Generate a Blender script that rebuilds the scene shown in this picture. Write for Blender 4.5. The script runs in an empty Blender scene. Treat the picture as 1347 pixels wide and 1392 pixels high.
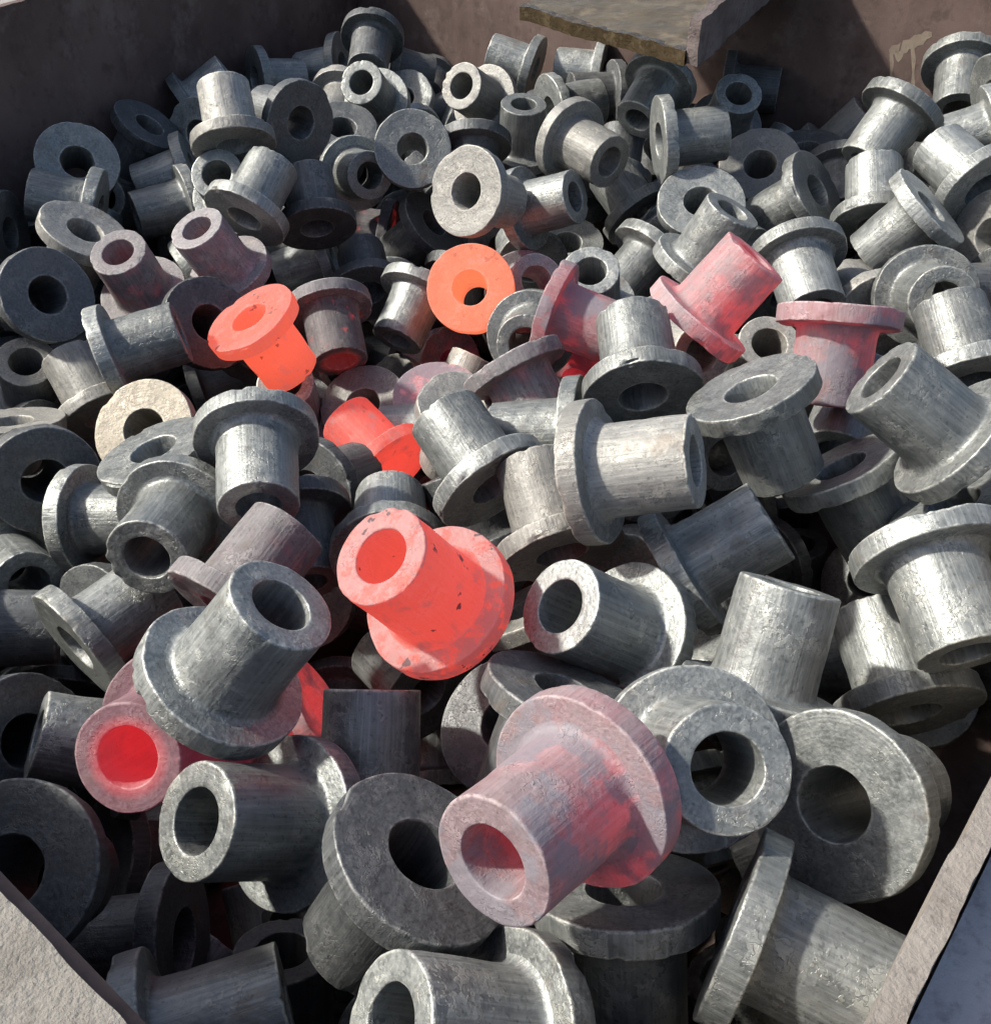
import bpy, bmesh, math, random
from mathutils import Vector, Matrix, noise

# ------------------------------------------------------------------ camera, sky, sun, exposure
scene = bpy.context.scene
C = scene.collection
Z0 = 0.40                                   # height of the pile's mean surface above the ground

cam_data = bpy.data.cameras.new('camera')
cam = bpy.data.objects.new('camera', cam_data)
C.objects.link(cam)
cam.location = (0.0, 0.0, Z0 + 0.45)
cam.rotation_euler = (math.radians(90 - 39.0), 0, 0)
cam_data.sensor_fit = 'HORIZONTAL'
cam_data.sensor_width = 36.0
cam_data.lens = 36.0 * 1351.0 / 1347.0
cam_data.clip_start = 0.01
cam_data.clip_end = 200.0
scene.camera = cam

SUN_TO = Vector((-0.725, 0.06, 0.685)).normalized()      # direction towards the sun
world = bpy.data.worlds.new('World')
scene.world = world
world.use_nodes = True
wn = world.node_tree.nodes
wl = world.node_tree.links
sky = wn.new('ShaderNodeTexSky')
sky.sky_type = 'NISHITA'
sky.sun_disc = False
sky.dust_density = 3.0
sky.ozone_density = 0.6
sky.sun_elevation = math.asin(SUN_TO.z)
sky.sun_rotation = math.atan2(SUN_TO.x, SUN_TO.y)
wl.new(sky.outputs[0], wn['Background'].inputs[0])
wn['Background'].inputs[1].default_value = 0.13
sd = bpy.data.lights.new('sun', 'SUN')
sd.energy = 4.9
sd.angle = math.radians(3.0)
sd.color = (1.0, 0.95, 0.86)
sun = bpy.data.objects.new('sun', sd)
C.objects.link(sun)
sun.location = (-3, 0, 4)
sun.rotation_euler = SUN_TO.to_track_quat('Z', 'Y').to_euler()
scene.view_settings.view_transform = 'Standard'
scene.view_settings.look = 'None'
scene.view_settings.exposure = 0.34
scene.view_settings.gamma = 1.0
scene.cycles.max_bounces = 4
scene.cycles.diffuse_bounces = 3
scene.cycles.glossy_bounces = 2
scene.cycles.caustics_reflective = False
scene.cycles.caustics_refractive = False
scene.cycles.use_adaptive_sampling = True
scene.cycles.adaptive_threshold = 0.035
scene.cycles.adaptive_min_samples = 16
scene.cycles.use_denoising = True


# ------------------------------------------------------------------ material helpers
class NT:
    def __init__(self, name):
        self.m = bpy.data.materials.new(name)
        self.m.use_nodes = True
        self.t = self.m.node_tree
        self.b = self.t.nodes['Principled BSDF']

    def n(self, kind, **kw):
        nd = self.t.nodes.new('ShaderNode' + kind)
        for k, v in kw.items():
            setattr(nd, k, v)
        return nd

    def l(self, a, b):
        self.t.links.new(a, b)

    def val(self, sock, v):
        if hasattr(v, 'node'):
            self.l(v, sock)
        else:
            sock.default_value = v

    def math(self, op, a, b=0.0, clamp=False):
        nd = self.n('Math', operation=op, use_clamp=clamp)
        self.val(nd.inputs[0], a)
        self.val(nd.inputs[1], b)
        return nd.outputs[0]

    def noise(self, vec, scale, detail=4.0, rough=0.55, w=None):
        nd = self.n('TexNoise')
        if w is not None:
            nd.noise_dimensions = '4D'
            self.val(nd.inputs['W'])
        self.l(vec, nd.inputs['Vector'])
        nd.inputs['Scale'].default_value = scale
        nd.inputs['Detail'].default_value = detail
        nd.inputs['Roughness'].default_value = rough
        return nd.outputs['Fac']

    def ramp(self, fac, stops):
        nd = self.n('ValToRGB')
        self.l(fac, nd.inputs[0])
        el = nd.color_ramp.elements
        while len(el) < len(stops):
            el.new(0.5)
        for e, (p, c) in zip(el, stops):
            e.position = p
            e.color = (c, c, c, 1) if not isinstance(c, tuple) else (*c, 1)
        return nd.outputs[0]

    def mix(self, fac, a, b, blend='MIX'):
        nd = self.n('Mix', data_type='RGBA', blend_type=blend)
        self.val(nd.inputs[0], fac)
        for s, v in ((nd.inputs[6], a), (nd.inputs[7], b)):
            if hasattr(v, 'node'):
                self.l(v, s)
            else:
                s.default_value = (*v, 1)
        return nd.outputs[2]

    def bump(self, h, strength, dist, prev=None):
        nd = self.n('Bump')
        nd.inputs['Strength'].default_value = strength
        nd.inputs['Distance'].default_value = dist
        self.l(h, nd.inputs['Height'])
        if prev is not None:
            self.l(prev, nd.inputs['Normal'])
        return nd.outputs[0]


def steel(name, dark, light, flake, flake_amt=0.5, rough=(0.37, 0.60), metallic=0.46, hot=None):
    """forged steel with mill scale; hot = dict(core, skin, cover, spots) for pieces still glowing"""
    k = NT(name)
    tc = k.n('TexCoord')
    oi = k.n('ObjectInfo')
    w = None
    raw = tc.outputs['Object']
    ofs = k.n('VectorMath', operation='MULTIPLY_ADD')
    rv = k.n('CombineXYZ')
    for i in range(3):
        k.l(oi.outputs['Random'], rv.inputs[i])
    k.l(rv.outputs[0], ofs.inputs[0])
    ofs.inputs[1].default_value = (3.7, 5.3, 4.1)
    k.l(raw, ofs.inputs[2])
    pos = ofs.outputs[0]

    def shift(d):
        nd = k.n('VectorMath', operation='ADD')
        k.l(pos, nd.inputs[0])
        nd.inputs[1].default_value = (d, d * 0.7, d * 1.3)
        return nd.outputs[0]
    sep = k.n('SeparateXYZ')
    k.l(raw, sep.inputs[0])
    r = k.math('SQRT', k.math('ADD', k.math('MULTIPLY', sep.outputs[0], sep.outputs[0]),
                              k.math('MULTIPLY', sep.outputs[1], sep.outputs[1])))
    # stretched coordinates: drawing lines that run along the barrel
    mp = k.n('Mapping')
    mp.inputs['Scale'].default_value = (1.0, 1.0, 0.035)
    k.l(pos, mp.inputs[0])
    streak = k.noise(mp.outputs[0], 420.0, 2.0, 0.6)
    streak_band = k.noise(mp.outputs[0], 45.0, 1.0, 0.5)
    # concentric tool rings on the faces
    cmb = k.n('CombineXYZ')
    k.l(r, cmb.inputs[0])
    k.l(k.math('MULTIPLY', sep.outputs[2], 0.6), cmb.inputs[1])
    rings = k.noise(cmb.outputs[0], 520.0, 1.0, 0.5)
    # which of the two: end faces have |z - end| small
    zface = k.math('LESS_THAN', k.math('ABSOLUTE', k.math('SUBTRACT', sep.outputs[2], 0.0400)), 0.0385)
    blot = k.noise(pos, 55.0, 3.0, 0.62)
    mid = k.noise(pos, 190.0, 3.0, 0.66)
    fine = k.noise(pos, 900.0, 1.0, 0.6)
    # flaking scale: cells with cracks between, only in patches
    nv = k.n('TexNoise')
    nv.inputs['Scale'].default_value = 240.0
    nv.inputs['Detail'].default_value = 1.0
    k.l(pos, nv.inputs['Vector'])
    va = k.n('VectorMath', operation='MULTIPLY_ADD')
    k.l(nv.outputs['Color'], va.inputs[0])
    va.inputs[1].default_value = (0.016, 0.016, 0.016)
    k.l(pos, va.inputs[2])
    vo = k.n('TexVoronoi', feature='DISTANCE_TO_EDGE')
    vo.inputs['Scale'].default_value = 150.0
    k.l(va.outputs[0], vo.inputs['Vector'])
    vc = k.n('TexVoronoi', feature='F1')
    vc.inputs['Scale'].default_value = 150.0
    k.l(va.outputs[0], vc.inputs['Vector'])
    crack = k.ramp(vo.outputs['Distance'], [(0.0, 0.0), (0.05, 1.0)])
    sepc = k.n('SeparateColor')
    k.l(vc.outputs['Color'], sepc.inputs[0])
    patch = k.ramp(k.noise(shift(9.0), 38.0, 2.0, 0.6), [(0.50, 0.0), (0.66, 1.0)])
    cell = k.math('MULTIPLY', patch, k.ramp(sepc.outputs[0], [(0.35, 0.0), (0.45, 1.0)]))
    # worn, brighter edges
    ea = k.n('Attribute', attribute_name='edge')
    wear = k.math('MULTIPLY', ea.outputs['Fac'], k.ramp(mid, [(0.42, 0.0), (0.58, 0.75)]))
    # per-piece tone
    tone = k.math('MULTIPLY_ADD', oi.outputs['Random'], 0.5)
    tone.node.inputs[2].default_value = 0.72
    base = k.mix(k.ramp(k.math('ADD', k.math('MULTIPLY', blot, 0.6), k.math('MULTIPLY', mid, 0.4)),
                        [(0.28, 0.0), (0.72, 1.0)]), dark, light)
    base = k.mix(k.math('MULTIPLY', k.ramp(streak, [(0.42, 0.0), (0.66, 1.0)]), k.math('MULTIPLY', streak_band, 0.6)),
                 base, tuple(min(1, c * 1.6) for c in light))
    base = k.mix(k.math('MULTIPLY', cell, flake_amt), base, flake)
    crackmask = k.math('MULTIPLY', k.math('SUBTRACT', 1.0, crack), k.math('MULTIPLY', patch, 0.38))
    base = k.mix(crackmask, base, tuple(c * 0.45 for c in dark))
    base = k.mix(wear, base, tuple(min(1, c * 1.15) for c in flake))
    # dark pits and a little rust
    pit = k.ramp(k.noise(shift(3.0), 330.0, 1.0, 0.5), [(0.28, 1.0), (0.36, 0.0)])
    base = k.mix(k.math('MULTIPLY', pit, 0.4), base, tuple(c * 0.35 for c in dark))
    rust = k.ramp(k.noise(shift(17.0), 26.0, 4.0, 0.7), [(0.60, 0.0), (0.72, 0.45)])
    base = k.mix(rust, base, (0.17, 0.125, 0.085))
    tn = k.n('Mix', data_type='RGBA', blend_type='MULTIPLY')
    tn.inputs[0].default_value = 1.0
    k.l(base, tn.inputs[6])
    cb = k.n('CombineColor')
    for i in range(3):
        k.l(tone, cb.inputs[i])
    k.l(cb.outputs[0], tn.inputs[7])
    base = tn.outputs[2]
    # relief
    hgt = k.math('ADD', k.math('MULTIPLY', mid, 0.5), k.math('MULTIPLY', fine, 0.14))
    hgt = k.math('ADD', hgt, k.math('MULTIPLY', k.math('MULTIPLY', streak, zface), 0.55))
    hgt = k.math('ADD', hgt, k.math('MULTIPLY', k.math('MULTIPLY', rings, k.math('SUBTRACT', 1.0, zface)), 0.28))
    hgt = k.math('ADD', hgt, k.math('MULTIPLY', cell, k.math('MULTIPLY', crack, 0.7)))
    hgt = k.math('ADD', hgt, k.math('MULTIPLY', blot, 1.6))
    nrm = k.bump(hgt, 0.6, 0.0011)
    k.l(nrm, k.b.inputs['Normal'])
    ro = k.n('MapRange')
    k.l(k.math('ADD', k.math('MULTIPLY', mid, 0.6), k.math('MULTIPLY', blot, 0.4)), ro.inputs[0])
    ro.inputs[1].default_value = 0.35
    ro.inputs[2].default_value = 0.65
    ro.inputs[3].default_value = rough[0]
    ro.inputs[4].default_value = rough[1]
    k.l(ro.outputs[0], k.b.inputs['Roughness'])
    k.b.inputs['Metallic'].default_value = metallic
    if hot:
        k.b.inputs['Metallic'].default_value = 0.0
        k.b.inputs['Specular IOR Level'].default_value = 0.3
        # scale skin that has cooled covers part of the glowing core
        cov = k.noise(shift(5.0), hot.get('cscale', 60.0), 6.0, 0.68)
        c0 = hot['cover']
        skin = k.ramp(cov, [(c0 - 0.07, 1.0), (c0 + 0.07, 0.0)])
        # the bore and the inner corner cool last
        inner = k.ramp(k.math('MULTIPLY', r, 10.0), [(0.19, 1.0), (0.25, 0.0)])
        skin = k.math('MULTIPLY', skin, k.math('SUBTRACT', 1.0, k.math('MULTIPLY', inner, hot.get('inner', 0.8))))
        flk = k.math('MULTIPLY', crackmask, 0.5)
        skin = k.math('ADD', skin, flk, clamp=True)
        spot = k.ramp(k.noise(shift(21.0), 60.0, 3.0, 0.6), [(0.322, 1.0), (0.338, 0.0)])
        spot = k.math('MULTIPLY', spot, hot.get('spots', 0.0))
        # flaky scale clings to the end face and the flange shoulder
        ends = k.math('ADD', k.math('GREATER_THAN', sep.outputs[2], 0.0785), k.math('GREATER_THAN', r, 0.0365), clamp=True)
        ends = k.math('MULTIPLY', ends, k.ramp(k.noise(shift(41.0), 75.0, 5.0, 0.7), [(0.42, 0.0), (0.5, 1.0)]))
        skin = k.math('MAXIMUM', skin, k.math('MULTIPLY', ends, hot.get('ends', 0.0)))
        em = k.mix(skin, hot['core'], hot['skin'])
        # thin rims and ends cool first
        cool = k.math('MULTIPLY', k.ramp(k.math('MULTIPLY', r, 10.0), [(0.30, 1.0), (0.52, hot.get('rim', 0.62))]),
                      k.ramp(k.math('MULTIPLY', sep.outputs[2], 10.0), [(hot.get('z0', 0.45), 1.0), (0.82, hot.get('end', 0.75))]))
        cc = k.n('CombineColor')
        for i in range(3):
            k.l(cool, cc.inputs[i])
        em = k.mix(1.0, em, cc.outputs[0], 'MULTIPLY')
        base = k.mix(k.math('MULTIPLY', skin, hot.get('pale', 0.35)), base, HF)
        crust = k.ramp(k.noise(shift(31.0), 22.0, 4.0, 0.6), [(0.52, 0.0), (0.57, 1.0)])
        crust = k.math('MULTIPLY', crust, hot.get('crust', 0.0))
        em = k.mix(crust, em, (0.012, 0.002, 0.004))
        base = k.mix(crust, base, (0.21, 0.21, 0.235))
        em = k.mix(spot, em, (0.05, 0.008, 0.01))
        k.l(em, k.b.inputs['Emission Color'])
        k.b.inputs['Emission Strength'].default_value = 1.0
        base = k.mix(spot, base, (0.05, 0.04, 0.045))
    k.l(base, k.b.inputs['Base Color'])
    return k.m


G_D, G_L, G_F = (0.122, 0.134, 0.134), (0.29, 0.303, 0.293), (0.46, 0.465, 0.425)
M = {
    'g': steel('forged_steel_grey', G_D, G_L, G_F, 0.55),
    'd': steel('forged_steel_dark', (0.054, 0.059, 0.062), (0.13, 0.137, 0.139), (0.27, 0.27, 0.26), 0.35,  # dark oxide tone, also painting in shade on pieces turned from the sun
               (0.46, 0.66), 0.35),
    'p': steel('forged_steel_pale', (0.16, 0.16, 0.152), (0.31, 0.305, 0.282), (0.48, 0.46, 0.41), 0.55, (0.46, 0.66), 0.3),
}
M['c'] = steel('forged_steel_cream', (0.19, 0.17, 0.135), (0.33, 0.295, 0.235), (0.52, 0.47, 0.38), 0.55, (0.46, 0.66), 0.2)
HF = (0.29, 0.215, 0.21)
HOT_BASE = ((0.07, 0.045, 0.04), (0.12, 0.085, 0.075), (0.20, 0.15, 0.14))
COOL_BASE = ((0.155, 0.132, 0.138), (0.275, 0.242, 0.25), (0.42, 0.38, 0.385))
for key, hot in {
    'h1': dict(core=(0.8556, 0.1628, 0.0698), skin=(0.744, 0.1488, 0.0744), cover=0.34, spots=0.3, rim=0.9),
    'h2': dict(core=(0.7812, 0.0977, 0.0512), skin=(0.5766, 0.093, 0.0651), cover=0.38, spots=0.6, rim=0.85, ends=0.4),
    'h3': dict(core=(0.6882, 0.0577, 0.0391), skin=(0.3906, 0.0465, 0.0418), cover=0.40, spots=0.3, rim=0.85),
    'h3m': dict(core=(0.60, 0.056, 0.040), skin=(0.27, 0.042, 0.040), cover=0.37, spots=0.92, ends=0.85, pale=0.6, rim=0.85, end=0.9),
    'h4': dict(core=(0.4092, 0.0335, 0.0335), skin=(0.1395, 0.0223, 0.0279), cover=0.50, cscale=35.0, crust=0.2, cool=1),
    'h4r': dict(core=(0.40, 0.013, 0.017), skin=(0.075, 0.008, 0.017), cover=0.70, inner=1.0, crust=0.15, pale=0.1, cool=4),
    'h5': dict(core=(0.26, 0.014, 0.019), skin=(0.034, 0.006, 0.011), cover=0.50, inner=0.75, cscale=13.0, crust=0.75, rim=0.55, end=0.10, z0=0.16, cool=5),
    'h6': dict(core=(0.0372, 0.0019, 0.0037), skin=(0.0056, 0.0009, 0.0019), cover=0.55, inner=0.3, pale=0.0, cool=3),
    'h7': dict(core=(0.279, 0.013, 0.0093), skin=(0.0019, 0.0009, 0.0009), cover=0.64, inner=0.3, rim=0.0, pale=0.0, cool=2),
}.items():
    bs = (HOT_BASE, COOL_BASE, ((0.075, 0.072, 0.078), (0.16, 0.155, 0.16), (0.3, 0.29, 0.28)), ((0.125, 0.122, 0.126), (0.27, 0.258, 0.262), (0.44, 0.41, 0.40)),
          ((0.12, 0.08, 0.09), (0.20, 0.14, 0.152), (0.30, 0.225, 0.23)), ((0.17, 0.132, 0.14), (0.29, 0.235, 0.248), (0.42, 0.36, 0.365)))[hot.get('cool', 0)]
    M[key] = steel('hot_steel_' + key, *bs, 0.5, (0.5, 0.7), 0.0, hot)
    if key in ('h5', 'h6', 'h7'):
        M[key].cycles.emission_sampling = 'NONE'


def rusty(name, a, b, c, rough=0.75, bump=0.0012, scale=1.0, grit=0.0):
    k = NT(name)
    tc = k.n('TexCoord')
    pos = tc.outputs['Object']
    n1 = k.noise(pos, 5.0 * scale, 8.0, 0.65)
    n2 = k.noise(pos, 38.0 * scale, 6.0, 0.65)
    n3 = k.noise(pos, 420.0, 3.0, 0.6)
    n4 = k.noise(pos, 14.0 * scale, 6.0, 0.7)
    col = k.mix(k.ramp(n1, [(0.38, 0.0), (0.62, 1.0)]), a, b)
    col = k.mix(k.math('MULTIPLY', k.ramp(n4, [(0.52, 0.0), (0.66, 1.0)]), 0.75), col, c)
    col = k.mix(k.math('MULTIPLY', k.ramp(n2, [(0.34, 1.0), (0.46, 0.0)]), 0.45), col, tuple(x * 0.5 for x in a))
    k.l(col, k.b.inputs['Base Color'])
    k.b.inputs['Roughness'].default_value = rough
    k.b.inputs['Specular IOR Level'].default_value = 0.35
    h = k.math('ADD', n2, k.math('MULTIPLY', n3, 0.25 + grit))
    k.l(k.bump(h, 0.7, bump), k.b.inputs['Normal'])
    return k.m


M['wall'] = rusty('rusted_wall_steel', (0.088, 0.058, 0.05), (0.15, 0.105, 0.09), (0.19, 0.145, 0.127))
M['grit'] = rusty('gritty_rim_plate', (0.195, 0.182, 0.16), (0.24, 0.226, 0.203), (0.158, 0.144, 0.124), 0.9, 0.002, 3.0, 0.9)
M['edge'] = rusty('flame_cut_edge', (0.215, 0.192, 0.168), (0.275, 0.25, 0.222), (0.165, 0.137, 0.115), 0.85, 0.0022, 3.0, 0.3)
M['paint'] = rusty('pitted_grey_paint', (0.42, 0.40, 0.42), (0.50, 0.48, 0.49), (0.11, 0.10, 0.105), 0.6, 0.0015, 3.0)
M['mud'] = rusty('wet_muddy_plate', (0.07, 0.052, 0.025), (0.115, 0.086, 0.042), (0.18, 0.14, 0.085), 0.3, 0.0012, 2.5)
M['wet'] = rusty('wet_mud', (0.035, 0.024, 0.012), (0.06, 0.043, 0.022), (0.11, 0.085, 0.05), 0.12, 0.002, 4.0)
M['crust'] = rusty('crusted_plate', (0.10, 0.08, 0.075), (0.165, 0.135, 0.13), (0.06, 0.045, 0.042), 0.85, 0.004, 3.0)
M['drip'] = rusty('dried_drip', (0.20, 0.155, 0.12), (0.26, 0.215, 0.165), (0.14, 0.10, 0.083), 0.85, 0.001, 3.0)
M['ground'] = rusty('dusty_concrete', (0.22, 0.21, 0.19), (0.30, 0.28, 0.26), (0.16, 0.15, 0.14), 0.9, 0.002, 1.0)


# ------------------------------------------------------------------ object helpers
def mesh_obj(name, verts, faces, mat, parent=None, smooth=False, angle=35):
    me = bpy.data.meshes.new(name)
    me.from_pydata(verts, [], faces)
    me.update()
    if smooth:
        me.polygons.foreach_set('use_smooth', [True] * len(me.polygons))
        me.set_sharp_from_angle(angle=math.radians(angle))
    me.materials.append(mat)
    o = bpy.data.objects.new(name, me)
    C.objects.link(o)
    if parent:
        o.parent = parent
    return o


def slab(name, a, b, z0, z1, t0, t1, mat, parent=None, nseg=60, rough_in=0.0, rough_top=0.0, seed=0, zdrop=0.0):
    """a long plate along a->b (xy), from z0 to z1, between offsets t0..t1 on its left-hand normal, edges uneven"""
    a, b = Vector((*a, 0)), Vector((*b, 0))
    d = (b - a).normalized()
    n = Vector((-d.y, d.x, 0))
    L = (b - a).length
    vs, fs = [], []
    for i in range(nseg + 1):
        s = i / nseg * L
        j0 = rough_in * (noise.noise((s * 45, seed, 0)) + 0.6 * noise.noise((s * 130, seed, 3)))
        j1 = rough_in * (noise.noise((s * 40, seed, 7)) + 0.5 * noise.noise((s * 120, seed, 9)))
        jz = rough_top * noise.noise((s * 50, seed, 5))
        p = a + d * s
        for t, z in ((t0 + j0 * 0, z0), (t0 + j0, z1 + jz), (t1 + j1, z1 + jz - zdrop), (t1, z0 - (zdrop if zdrop else 0))):
            q = p + n * t
            vs.append((q.x, q.y, z))
    for i in range(nseg):
        for k in range(4):
            k2 = (k + 1) % 4
            fs.append((i * 4 + k, i * 4 + k2, (i + 1) * 4 + k2, (i + 1) * 4 + k))
    fs.append((0, 3, 2, 1))
    e = nseg * 4
    fs.append((e, e + 1, e + 2, e + 3))
    return mesh_obj(name, vs, [tuple(reversed(f)) for f in fs], mat, parent)


def tag(o, label, cat, group=None):
    o['label'] = label
    o['category'] = cat
    if group:
        o['group'] = group
    return o


# ------------------------------------------------------------------ the ground and the bin
g = mesh_obj('ground', [(-6, -6, 0), (6, -6, 0), (6, 6, 0), (-6, 6, 0)], [(0, 1, 2, 3)], M['ground'])
g['kind'] = 'structure'

NEAR, RIGHT, FAR, LEFT = [Vector(p) for p in [(0.0307, 0.0375), (0.9344, 1.1393), (-0.2539, 2.0172), (-0.8811, 0.7627)]]
RIM = Z0 + 0.168                          # far walls
LOW = Z0 + 0.09                           # the two near walls stand lower
TH = 0.011
bin_root = bpy.data.objects.new('steel_bin', None)
C.objects.link(bin_root)
tag(bin_root, 'rusty brown open steel bin filled with flanged steel bushings', 'bin')
fl = [(p.x, p.y, 0.05) for p in (NEAR, RIGHT, FAR, LEFT)] + [(p.x, p.y, 0.03) for p in (NEAR, RIGHT, FAR, LEFT)]
mesh_obj('bin_floor', fl, [(0, 1, 2, 3), (7, 6, 5, 4), (0, 4, 5, 1), (1, 5, 6, 2), (2, 6, 7, 3), (3, 7, 4, 0)], M['wall'], bin_root)


def ext(a, b, e):
    d = (b - a).normalized()
    return a - d * e, b + d * e


a, b = ext(NEAR, RIGHT, 0.0)
slab('side_wall', a, b, 0.02, LOW, -TH, 0, M['edge'], bin_root, 260, 0.0016, 0.0015, 1)
slab('outer_ledge', a, b, LOW - 0.090, LOW - 0.048, -TH - 0.10, -TH - 0.003, M['paint'], bin_root, 60, 0.0, 0.0, 2)
a, b = RIGHT, FAR
slab('side_wall', a, b, 0.02, RIM, -TH, 0, M['wall'], bin_root, 100, 0.001, 0.002, 3)
a, b = FAR, LEFT
slab('side_wall', a, b, 0.02, RIM, -TH, 0, M['wall'], bin_root, 100, 0.001, 0.002, 4)
a, b = LEFT, NEAR
slab('side_wall', a, b, 0.02, LOW - 0.008, -TH, 0, M['wall'], bin_root, 60, 0, 0, 5)
slab('rim_plate', a, b, LOW - 0.006, LOW + 0.004, -0.30, -0.006, M['grit'], bin_root, 200, 0.0012, 0.0006, 6)
# rusted flat bar along the top of the far wall
a, b = RIGHT, FAR
slab('rim_plate', a, b, RIM + 0.003, RIM + 0.012, -0.07, 0.002, M['edge'], bin_root, 80, 0.001, 0.0006, 8)
# dried drip on the far wall: a splash with two runs, standing 1 mm proud
wd = (FAR - RIGHT).normalized()
wn_ = Vector((-wd.y, wd.x))


def wall_pt(s, z, off):
    p = RIGHT + wd * s + wn_ * off
    return (p.x, p.y, z)


def wall_sheet(name, outline, mat, off=0.0004, parent=None):
    vs = [wall_pt(s, z, off) for s, z in outline] + [wall_pt(s, z, -0.002) for s, z in outline]
    n = len(outline)
    fs = [tuple(range(n)), tuple(range(2 * n - 1, n - 1, -1))] + [(i, i + n, (i + 1) % n + n, (i + 1) % n) for i in range(n)]
    return mesh_obj(name, vs, fs, mat, parent)


wall_sheet('dried_drip', [(0.5012, Z0 + 0.0908), (0.4977, Z0 + 0.0968), (0.4902, Z0 + 0.0989), (0.4859, Z0 + 0.1050), (0.4775, Z0 + 0.1071), (0.4723, Z0 + 0.1133), (0.4641, Z0 + 0.1153), (0.4597, Z0 + 0.1204), (0.4518, Z0 + 0.1197), (0.4495, Z0 + 0.1147), (0.4550, Z0 + 0.1103), (0.4581, Z0 + 0.1035), (0.4651, Z0 + 0.1007), (0.4679, Z0 + 0.0966), (0.4745, Z0 + 0.0957), (0.4762, Z0 + 0.0908), (0.4798, Z0 + 0.0893), (0.4811, Z0 + 0.0827), (0.4847, Z0 + 0.0774), (0.4885, Z0 + 0.0806), (0.4921, Z0 + 0.0866), (0.4979, Z0 + 0.0857)], M['drip'], parent=bin_root)
wall_sheet('dried_drip', [(0.4988, Z0 + 0.0855), (0.4940, Z0 + 0.0863), (0.4905, Z0 + 0.0765), (0.4892, Z0 + 0.0635), (0.4850, Z0 + 0.0508), (0.4865, Z0 + 0.0448), (0.4903, Z0 + 0.0519), (0.4928, Z0 + 0.0658)], M['drip'], parent=bin_root)
wall_sheet('dried_drip', [(0.4726, Z0 + 0.0959), (0.4679, Z0 + 0.0966), (0.4627, Z0 + 0.0845), (0.4608, Z0 + 0.0699), (0.4553, Z0 + 0.0529), (0.4553, Z0 + 0.0415), (0.4603, Z0 + 0.0492), (0.4632, Z0 + 0.0677), (0.4679, Z0 + 0.0819)], M['drip'], parent=bin_root)
wall_sheet('dried_drip', [(0.5417, Z0 + 0.0075), (0.5380, Z0 + 0.0102), (0.5341, Z0 + 0.0028), (0.5347, Z0 + -0.0086), (0.5397, Z0 + -0.0105), (0.5436, Z0 + -0.0030)], M['drip'], parent=bin_root)

# ------------------------------------------------------------------ the muddy chute lip over the far wall
chute = bpy.data.objects.new('discharge_chute', None)
C.objects.link(chute)
tag(chute, 'wet muddy brown chute lip with crusted side plate above the far wall', 'chute')
FL, FR = Vector((0.0347, 1.409, 0.15 + Z0)), Vector((0.2166, 1.197, 0.15 + Z0))
back = Vector((0.50, 0.86, 0.10)).normalized()


def grid_plate(name, o, u, v, w, nu, nv, amp, mat, seed):
    """closed plate o + u*s + v*t, thickness w, lumpy top and edges"""
    vs, fs = [], []
    nrm = w.normalized()
    for side in (0, 1):
        for i in range(nu + 1):
            for j in range(nv + 1):
                p = o + u * (i / nu) + v * (j / nv)
                q = noise.noise_vector(p * 28 + Vector((seed, 0, 0))) + 0.6 * noise.noise_vector(p * 75)
                p = p + q * amp * (1.0 if side == 0 else 0.7)
                if side:
                    p = p + w
                vs.append(p)
    off = (nu + 1) * (nv + 1)
    idx = lambda s, i, j: s * off + i * (nv + 1) + j
    for i in range(nu):
        for j in range(nv):
            fs.append((idx(0, i, j), idx(0, i + 1, j), idx(0, i + 1, j + 1), idx(0, i, j + 1)))
            fs.append((idx(1, i, j), idx(1, i, j + 1), idx(1, i + 1, j + 1), idx(1, i + 1, j)))
    for i in range(nu):
        fs.append((idx(0, i, 0), idx(1, i, 0), idx(1, i + 1, 0), idx(0, i + 1, 0)))
        fs.append((idx(0, i, nv), idx(0, i + 1, nv), idx(1, i + 1, nv), idx(1, i, nv)))
    for j in range(nv):
        fs.append((idx(0, 0, j), idx(0, 0, j + 1), idx(1, 0, j + 1), idx(1, 0, j)))
        fs.append((idx(0, nu, j), idx(1, nu, j), idx(1, nu, j + 1), idx(0, nu, j + 1)))
    return mesh_obj(name, vs, fs, mat, chute, True, 50)


lip_u = FR - FL
grid_plate('chute_floor', FL, lip_u, back * 0.55, Vector((0, 0, -0.012)), 60, 90, 0.0012, M['mud'], 1)
grid_plate('wet_mud_bead', FL - back * 0.006 + Vector((0, 0, 0.001)), lip_u, back * 0.012, Vector((0, 0, -0.016)), 150, 3, 0.003, M['wet'], 3)
side_dir = lip_u.normalized()
grid_plate('side_plate', FR + side_dir * 0.001 + Vector((0, 0, -0.014)) - back * 0.004, back * 0.56, Vector((0, 0, 0.05)), side_dir * 0.016, 90, 16, 0.004, M['crust'], 5)

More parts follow.
